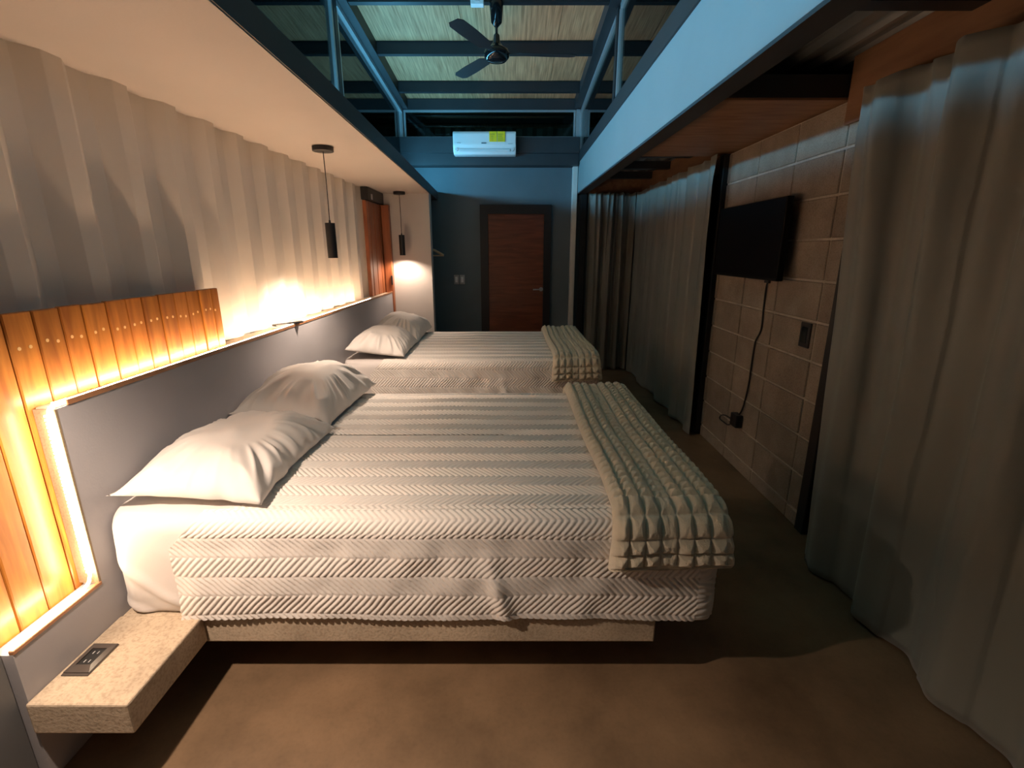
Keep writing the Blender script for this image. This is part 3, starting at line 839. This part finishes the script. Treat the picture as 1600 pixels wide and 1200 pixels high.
# ------------------------------------------------------------------ pillows
def pillow(name, L_, W_, T_, seed, label, dents=1.0):
    n, m = 110, 80
    u = np.linspace(-1, 1, n); v = np.linspace(-1, 1, m)
    U, Vv = np.meshgrid(u, v, indexing='ij')
    prof = (np.clip(1 - np.abs(U) ** 3.2, 0, 1) ** .55) * (np.clip(1 - np.abs(Vv) ** 2.6, 0, 1) ** .55)
    pin = .07
    X = L_ / 2 * U * (1 - pin * (1 - Vv ** 2) * np.abs(U) ** 3)
    Y = W_ / 2 * Vv * (1 - pin * 1.2 * (1 - U ** 2) * np.abs(Vv) ** 3)
    # ruffled outline
    X += .012 * vnoise(Vv * 5 + seed, U * 3) * np.abs(U) ** 6 * np.sign(U)
    Y += .014 * vnoise(U * 6 + seed, Vv * 3) * np.abs(Vv) ** 6
    # creases running in from the edges
    ang = np.arctan2(Vv * W_, U * L_)
    rad = np.sqrt(U ** 2 + Vv ** 2)
    cre = (np.abs(vnoise(ang * 7 + seed * 3, rad * 1.3 + seed)) - .12) * np.clip(rad - .45, 0, 1) * .085
    lump = .03 * vnoise(U * 1.6 + seed, Vv * 1.4 + seed * 2) + .012 * vnoise(U * 4 + seed, Vv * 4)
    top = T_ * prof + (lump * 1.2 - cre * dents * 1.25) * prof ** .4
    bot = -.25 * T_ * prof
    Pt = np.stack([X, Y, top], -1); Pb = np.stack([X, Y, bot], -1)
    i = np.arange(n - 1)[:, None] * m + np.arange(m - 1)[None, :]
    F = np.stack([i, i + m, i + m + 1, i + 1], -1).reshape(-1, 4)
    Vx = np.concatenate([Pt.reshape(-1, 3), Pb.reshape(-1, 3)]); F = np.concatenate([F, F[:, ::-1] + n * m])
    me_o = np_mesh(name, Vx, F, M['pillow'], None, True)
    b = bmesh.new(); b.from_mesh(me_o.data); bmesh.ops.remove_doubles(b, verts=b.verts, dist=.0004); bmesh.ops.recalc_face_normals(b, faces=b.faces); b.to_mesh(me_o.data); b.free()
    me_o.data.polygons.foreach_set('use_smooth', [True] * len(me_o.data.polygons))
    return tag(me_o, label, 'pillow', 'white pillows')
def place(o, loc, rx, ry, rz):
    o.location = loc; o.rotation_mode = 'XYZ'; o.rotation_euler = tuple(math.radians(a) for a in (rx, ry, rz))
p1 = pillow('pillow', .74, .50, .125, 1.3, 'plump white pillow at the near corner of the near bed', 1.2)
place(p1, (-1.085, 1.80, .712), 4, 0, 91)
p2 = pillow('pillow', .72, .47, .165, 4.1, 'rumpled white pillow at the far side of the near bed', 1.4)
place(p2, (-1.09, 2.53, .735), 9, -3, 86)
p3 = pillow('pillow', .70, .47, .14, 6.7, 'white pillow at the near corner of the far bed', 1.0)
place(p3, (-1.09, 4.10, .725), 7, 0, 91)
p4 = pillow('pillow', .70, .46, .17, 8.2, 'rumpled white pillow at the far side of the far bed', 1.3)
place(p4, (-1.09, 4.82, .74), 10, -3, 88)

# ------------------------------------------------------------------ fleece throws
def throw(y0, y1):
    # centre line in (y, z) of the throw's underside; hangs over the near edge
    zt = .678; r = .06; yn = y0 - .020; zl = .535
    path = [(yn, zl + (zt - r - zl) * q) for q in np.linspace(0, 1, 44)]
    path += [(yn + r - r * math.cos(a), zt - r + r * math.sin(a)) for a in np.linspace(0, math.pi / 2, 36)[1:]]
    path += [(yn + r + (y1 + .02 - r - yn - r) * q, zt) for q in np.linspace(0, 1, 560)[1:]]
    path += [(y1 + .02 - r + r * math.sin(a), zt - r + r * math.cos(a)) for a in np.linspace(0, math.pi / 2, 10)[1:]]
    path += [(y1 + .02, zt - r - q * .05) for q in np.linspace(0, 1, 6)[1:]]
    pt = np.array(path); d = np.gradient(pt, axis=0); d /= np.linalg.norm(d, axis=1)[:, None]
    nrm = np.stack([-d[:, 1], d[:, 0]], -1)
    s = np.concatenate([[0], np.cumsum(np.linalg.norm(np.diff(pt, axis=0), axis=1))])
    wd = .365; th = .052; h = th / 2
    # section: bottom, right round, top, left round (closed)
    sec = []
    for q in np.linspace(0, 1, 8)[:-1]: sec.append((h + (wd - 2 * h) * q, 0, 0))
    for a in np.linspace(-math.pi / 2, math.pi / 2, 10)[:-1]: sec.append((wd - h + h * math.cos(a), h + h * math.sin(a), .35 + .65 * max(0, math.sin(a))))
    for q in np.linspace(1, 0, 130)[:-1]: sec.append((h + (wd - 2 * h) * q, th, 1))
    for a in np.linspace(math.pi / 2, 3 * math.pi / 2, 12)[:-1]: sec.append((h + h * math.cos(a), h + h * math.sin(a), max(0, math.sin(a)) * .6))
    sec = np.array(sec); m = len(sec); n = len(pt)
    S = s[:, None]; cx = sec[:, 0][None, :]; hz = sec[:, 1][None, :]; wq = sec[:, 2][None, :]
    cell_x = .0485; cell_s = .044
    wob = .010 * vnoise(S * 3 + cx * 2, cx * 5)
    puff = np.minimum(np.abs(np.sin(math.pi * (cx + wob) / cell_x)), np.abs(np.sin(math.pi * (S + wob) / cell_s))) ** .55
    fade = .55 + .45 * np.clip(np.abs(cx - .17) / .06, 0, 1)
    fz = .0035 * vnoise(S * 110, cx * 110) + .002 * vnoise(S * 230, cx * 230 + 9)
    lump = .014 * vnoise(S * 3.2 + 3, cx * 5 + 1)
    hgt = hz + wq * (0.030 * puff * fade - .015 + fz + lump) + fz * (1 - wq) * .6
    # the near end flares and droops a little
    hang = np.clip((.16 - S) / .16, 0, 1)
    xo = .318 - .012 * hang + (cx) * (1 + .10 * hang)
    xo = xo + .010 * vnoise(S * 2.5, 0 * S + 4) + .016 * np.clip((s[-1] * .5 - S) / s[-1], -.5, .5)
    P = np.zeros((n, m, 3))
    P[..., 0] = xo
    P[..., 1] = pt[:, 0][:, None] + nrm[:, 0][:, None] * hgt
    P[..., 2] = pt[:, 1][:, None] + nrm[:, 1][:, None] * hgt - hang * .02 * (1 - np.clip((cx) / .10, 0, 1)) + hang * .012 * vnoise(cx * 22, S * 3)
    F = []
    idx = np.arange(n)[:, None] * m + np.arange(m)[None, :]
    j2 = np.roll(idx, -1, 1)
    Fq = np.stack([idx[:-1], j2[:-1], j2[1:], idx[1:]], -1).reshape(-1, 4)
    V = P.reshape(-1, 3)
    # end caps as fans around a centre vertex
    c0 = P[0].mean(0) + np.array([0, 0, -.014]); c1 = P[-1].mean(0)
    V = np.concatenate([V, [c0, c1]]); nv = n * m
    caps = [(nv, (k + 1) % m, k, k) for k in range(m)] + [(nv + 1, (n - 1) * m + k, (n - 1) * m + (k + 1) % m, (n - 1) * m + (k + 1) % m) for k in range(m)]
    me = bpy.data.meshes.new('throw_blanket')
    faces = [tuple(f) for f in Fq] + [f[:3] for f in caps]
    me.from_pydata([tuple(v) for v in V], [], faces); me.update()
    b = bmesh.new(); b.from_mesh(me); bmesh.ops.recalc_face_normals(b, faces=b.faces); b.to_mesh(me); b.free()
    return link('throw_blanket', me, M['throw'], None, True)
t1 = tag(throw(*BY[0]), 'cream waffle fleece throw folded across the foot of the near bed', 'blanket', 'folded fleece throws')
t2 = t1.copy(); COL.objects.link(t2); t2.location = (0, BY[1][0] - BY[0][0], 0)
tag(t2, 'cream waffle fleece throw folded across the foot of the far bed', 'blanket', 'folded fleece throws')

# ------------------------------------------------------------------ curtains
def curtain(name, p0, p1, z0, z1, amp, folds, seed, mat, label, lean=0.0, nseg=520, sharp=1.6, hooks=8, skew=0.0):
    p0 = np.array(p0, float); p1 = np.array(p1, float); L_ = np.linalg.norm(p1 - p0)
    d = (p1 - p0) / L_; nr = np.array([-d[1], d[0]])
    s = np.linspace(0, 1, nseg); z = np.linspace(0, 1, 60)
    S, Z = np.meshgrid(s, z, indexing='ij')
    S2 = S + .03 * vnoise(S * 3 + seed, Z * 2) + lean * (Z - .5)
    ph = S2 * folds + .5 * vnoise(S * folds * .5 + seed, 0 * Z + seed * 2) * 1.6
    base = 2 * np.abs(ph - np.floor(ph + .5))           # triangle 0..1
    w1 = (np.cos(2 * math.pi * ph)) * .5
    w1 = np.sign(w1) * np.abs(w1 * 2) ** (1 / sharp) * .5
    am = amp * (.55 + .9 * (vnoise(S * folds * .6 + seed * 5, Z * .7) + .5))
    off = am * w1
    ph2 = S * folds * 2.3 + seed
    off += amp * .28 * np.sin(2 * math.pi * ph2 + 4 * vnoise(S * 4, Z * 2)) * (.3 + .7 * Z ** 2)
    # gathered heading
    off += .012 * np.sin(2 * math.pi * S * folds * 3.0 + seed) * np.clip((Z - .93) / .07, 0, 1)
    off *= (1 - .35 * np.clip((Z - .9) / .1, 0, 1))
    off += .010 * vnoise(S * 9 + seed, Z * 7)
    P = np.zeros(S.shape + (3,))
    P[..., 0] = p0[0] + d[0] * S * L_ + nr[0] * off
    P[..., 1] = p0[1] + d[1] * (S * L_ - skew * (1 - Z) * S ** 3) + nr[1] * off
    sag = .014 * np.abs(np.sin(math.pi * S * hooks)) 
    P[..., 2] = z0 + (z1 - z0) * Z - sag * Z ** 8 + .006 * vnoise(S * 8, Z) * (1 - Z)
    o = grid_obj(name, P, mat, None, True)
    so = o.modifiers.new('cloth', 'SOLIDIFY'); so.thickness = .003
    return tag(o, label, 'curtain', 'floor-length curtains')
curtain('curtain', (1.475, 6.21), (.93, 6.19), .012, 2.185, .075, 3.4, 2.3, M['curtain_far'], 'olive grey satin curtain hanging across the far end of the bay', hooks=7, nseg=300, sharp=1.4)
curtain('curtain', (1.50, 3.83), (1.50, 6.155), .012, 2.185, .040, 4.2, 5.1, M['curtain'], 'greige curtain between the satin curtain and the block wall', hooks=8)
curtain('curtain', (1.46, .0), (1.48, 2.29), .012, 2.165, .075, 6.6, 9.4, M['curtain'], 'large greige curtain nearest the camera on the right', hooks=9, skew=.12)

# ------------------------------------------------------------------ television wall
tv = tag(empty('television', (1.50, 3.33, 1.55)), 'black flat television mounted on the block wall', 'television')
bm = bmesh.new(); add_box(bm, 1.505, 1.545, 2.82, 3.70, 1.335, 1.795, .006, 2); bm_obj('casing', bm, M['tvcase'], tv)
box('screen', 1.5035, 1.5055, 2.828, 3.692, 1.352, 1.787, M['screen'], tv)
box('logo_bump', 1.503, 1.520, 2.90, 2.95, 1.320, 1.336, M['black'], tv, .003)
box('wall_bracket', 1.545, 1.598, 3.12, 3.42, 1.45, 1.65, M['black'], tv, .002)
bm = bmesh.new()
cp = [(1.56, 2.98, 1.36), (1.585, 3.07, 1.30), (1.592, 3.085, 1.16), (1.59, 3.075, 1.02), (1.592, 3.13, .93), (1.592, 3.14, .80), (1.59, 3.14, .64), (1.59, 3.165, .50), (1.585, 3.19, .42), (1.575, 3.22, .385)]
def smooth_path(c, k=6):
    c = [Vector(p) for p in c]; out = []
    for i in range(len(c) - 1):
        p0, p1, p2, p3 = c[max(i - 1, 0)], c[i], c[i + 1], c[min(i + 2, len(c) - 1)]
        for j in range(k):
            t = j / k; out.append(.5 * ((2 * p1) + (p2 - p0) * t + (2 * p0 - 5 * p1 + 4 * p2 - p3) * t * t + (3 * p1 - p0 - 3 * p2 + p3) * t ** 3))
    return out + [c[-1]]
add_tube(bm, smooth_path(cp), .0055, 8)
tag(bm_obj('power_cable', bm, M['black'], None, True), 'black cable running down the blocks from the television', 'cable')
ad = tag(empty('power_adapter', (1.59, 3.21, .34)), 'black plug adapter with a short loop of cable on the block wall', 'adapter')
box('body', 1.548, 1.597, 3.165, 3.255, .315, .405, M['black'], ad, .004)
bm = bmesh.new(); add_tube(bm, smooth_path([(1.57, 3.25, .345), (1.575, 3.38, .335), (1.58, 3.47, .305), (1.58, 3.485, .275), (1.575, 3.42, .275), (1.57, 3.32, .285), (1.565, 3.24, .33)]), .005, 8); bm_obj('cable_loop', bm, M['black'], ad, True)
ws = tag(empty('wall_switch', (1.59, 2.61, 1.06)), 'black wall switch on the block wall beside the near curtain', 'switch')
box('plate', 1.588, 1.5995, 2.565, 2.655, .995, 1.13, M['black'], ws, .003)
box('rocker', 1.584, 1.589, 2.585, 2.635, 1.02, 1.105, M['black_gloss'], ws, .002)

# ------------------------------------------------------------------ air conditioner
ac = tag(empty('air_conditioner', (-.31, 6.12, 2.55)), 'white split air conditioner with yellow energy stickers', 'air conditioner')
bm = bmesh.new()
pr = [(6.155, 2.565), (6.03, 2.565), (5.985, 2.60), (5.972, 2.66), (5.978, 2.78), (5.995, 2.803), (6.155, 2.803)]
add_prism(bm, pr, 0, -.665, .045)
bmesh.ops.bevel(bm, geom=list(bm.edges), offset=.012, segments=3, profile=.6, affect='EDGES')
bm_obj('body', bm, M['ac'], ac)
bm = bmesh.new()
add_box(bm, -.60, -.02, 5.968, 5.984, 2.588, 2.618, .004, 2); bm_obj('air_flap', bm, M['acflap'], ac)
for x in (-.625, .005):
    bm = bmesh.new(); add_cyl(bm, (x, 5.985, 2.612), (x, 5.968, 2.612), .020, .017, 20); bm_obj('end_cap', bm, M['acflap'], ac)
for x0 in (-.255, -.163):
    st = box('energy_sticker', x0, x0 + .085, 5.9665, 5.9715, 2.690, 2.795, M['yellow'], ac)
    bm = bmesh.new()
    for i in range(4): add_box(bm, x0 + .008, x0 + .008 + random.uniform(.03, .065), 5.9655, 5.9667, 2.705 + i * .02, 2.708 + i * .02)
    bm_obj('print_line', bm, M['ink'], st)['kind'] = 'stuff'
bm = bmesh.new(); add_box(bm, -.345, -.288, 5.966, 5.9725, 2.672, 2.681, .001); bm_obj('brand_mark', bm, M['ink'], ac)
bm = bmesh.new(); add_box(bm, -.622, -.578, 5.966, 5.9725, 2.674, 2.681, .001); bm_obj('badge', bm, M['paleink'], ac)
bm = bmesh.new(); add_box(bm, -.045, .005, 5.966, 5.9725, 2.668, 2.671); bm_obj('badge', bm, M['paleink'], ac)

# ------------------------------------------------------------------ ceiling fan
fx, fy = -.115, 4.17
fan = tag(empty('ceiling_fan', (fx, fy, 2.9)), 'black ceiling fan hanging from the roof purlin', 'fan')
bm = bmesh.new(); add_lathe(bm, [(.012, -.16), (.040, -.13), (.052, -.02), (.052, 0)], (fx, fy, zroof(fy) - .10), 24); bm_obj('canopy', bm, M['black_gloss'], fan, True)
bm = bmesh.new(); add_cyl(bm, (fx, fy, 2.96), (fx, fy, zroof(fy) - .22), .0095, n=12); bm_obj('down_rod', bm, M['black'], fan)
bm = bmesh.new(); add_lathe(bm, [(.03, -.062), (.070, -.058), (.093, -.035), (.097, -.01), (.085, .015), (.05, .035), (.028, .06), (.022, .11), (.014, .12)], (fx, fy, 2.945), 36); bm_obj('motor', bm, M['black_gloss'], fan, True)
for k, a in enumerate((4, 124, 244)):
    R = Matrix.Translation((fx, fy, 2.935)) @ Matrix.Rotation(math.radians(a), 4, 'Z') @ Matrix.Rotation(math.radians(9), 4, 'X')
    bm = bmesh.new()
    vs_ = []
    prof = [(.08, .018), (.14, .022), (.18, .05), (.40, .058), (.56, .055), (.60, .035)]
    for x, hw_ in prof: vs_.append((x, hw_))
    up = [bm.verts.new(R @ Vector((x, h_, .002))) for x, h_ in vs_] + [bm.verts.new(R @ Vector((x, -h_, .002))) for x, h_ in vs_[::-1]]
    dn = [bm.verts.new(R @ Vector((x, h_, -.002))) for x, h_ in vs_] + [bm.verts.new(R @ Vector((x, -h_, -.002))) for x, h_ in vs_[::-1]]
    bm.faces.new(up); bm.faces.new(dn[::-1])
    for i in range(len(up)):
        j = (i + 1) % len(up); bm.faces.new((up[i], dn[i], dn[j], up[j]))
    bm_obj('blade', bm, M['black'], fan)
sn = tag(empty('ceiling_sensor', (-.27, 4.12, 3.24)), 'small white sensor box fixed to the purlin beside the fan', 'sensor')
box('housing', -.30, -.205, 4.10, 4.160, 3.225, 3.275, M['ac'], sn, .005, 2)
box('lens', -.27, -.235, 4.096, 4.101, 3.238, 3.258, M['acflap'], sn, .001)

bpy.context.view_layer.update()
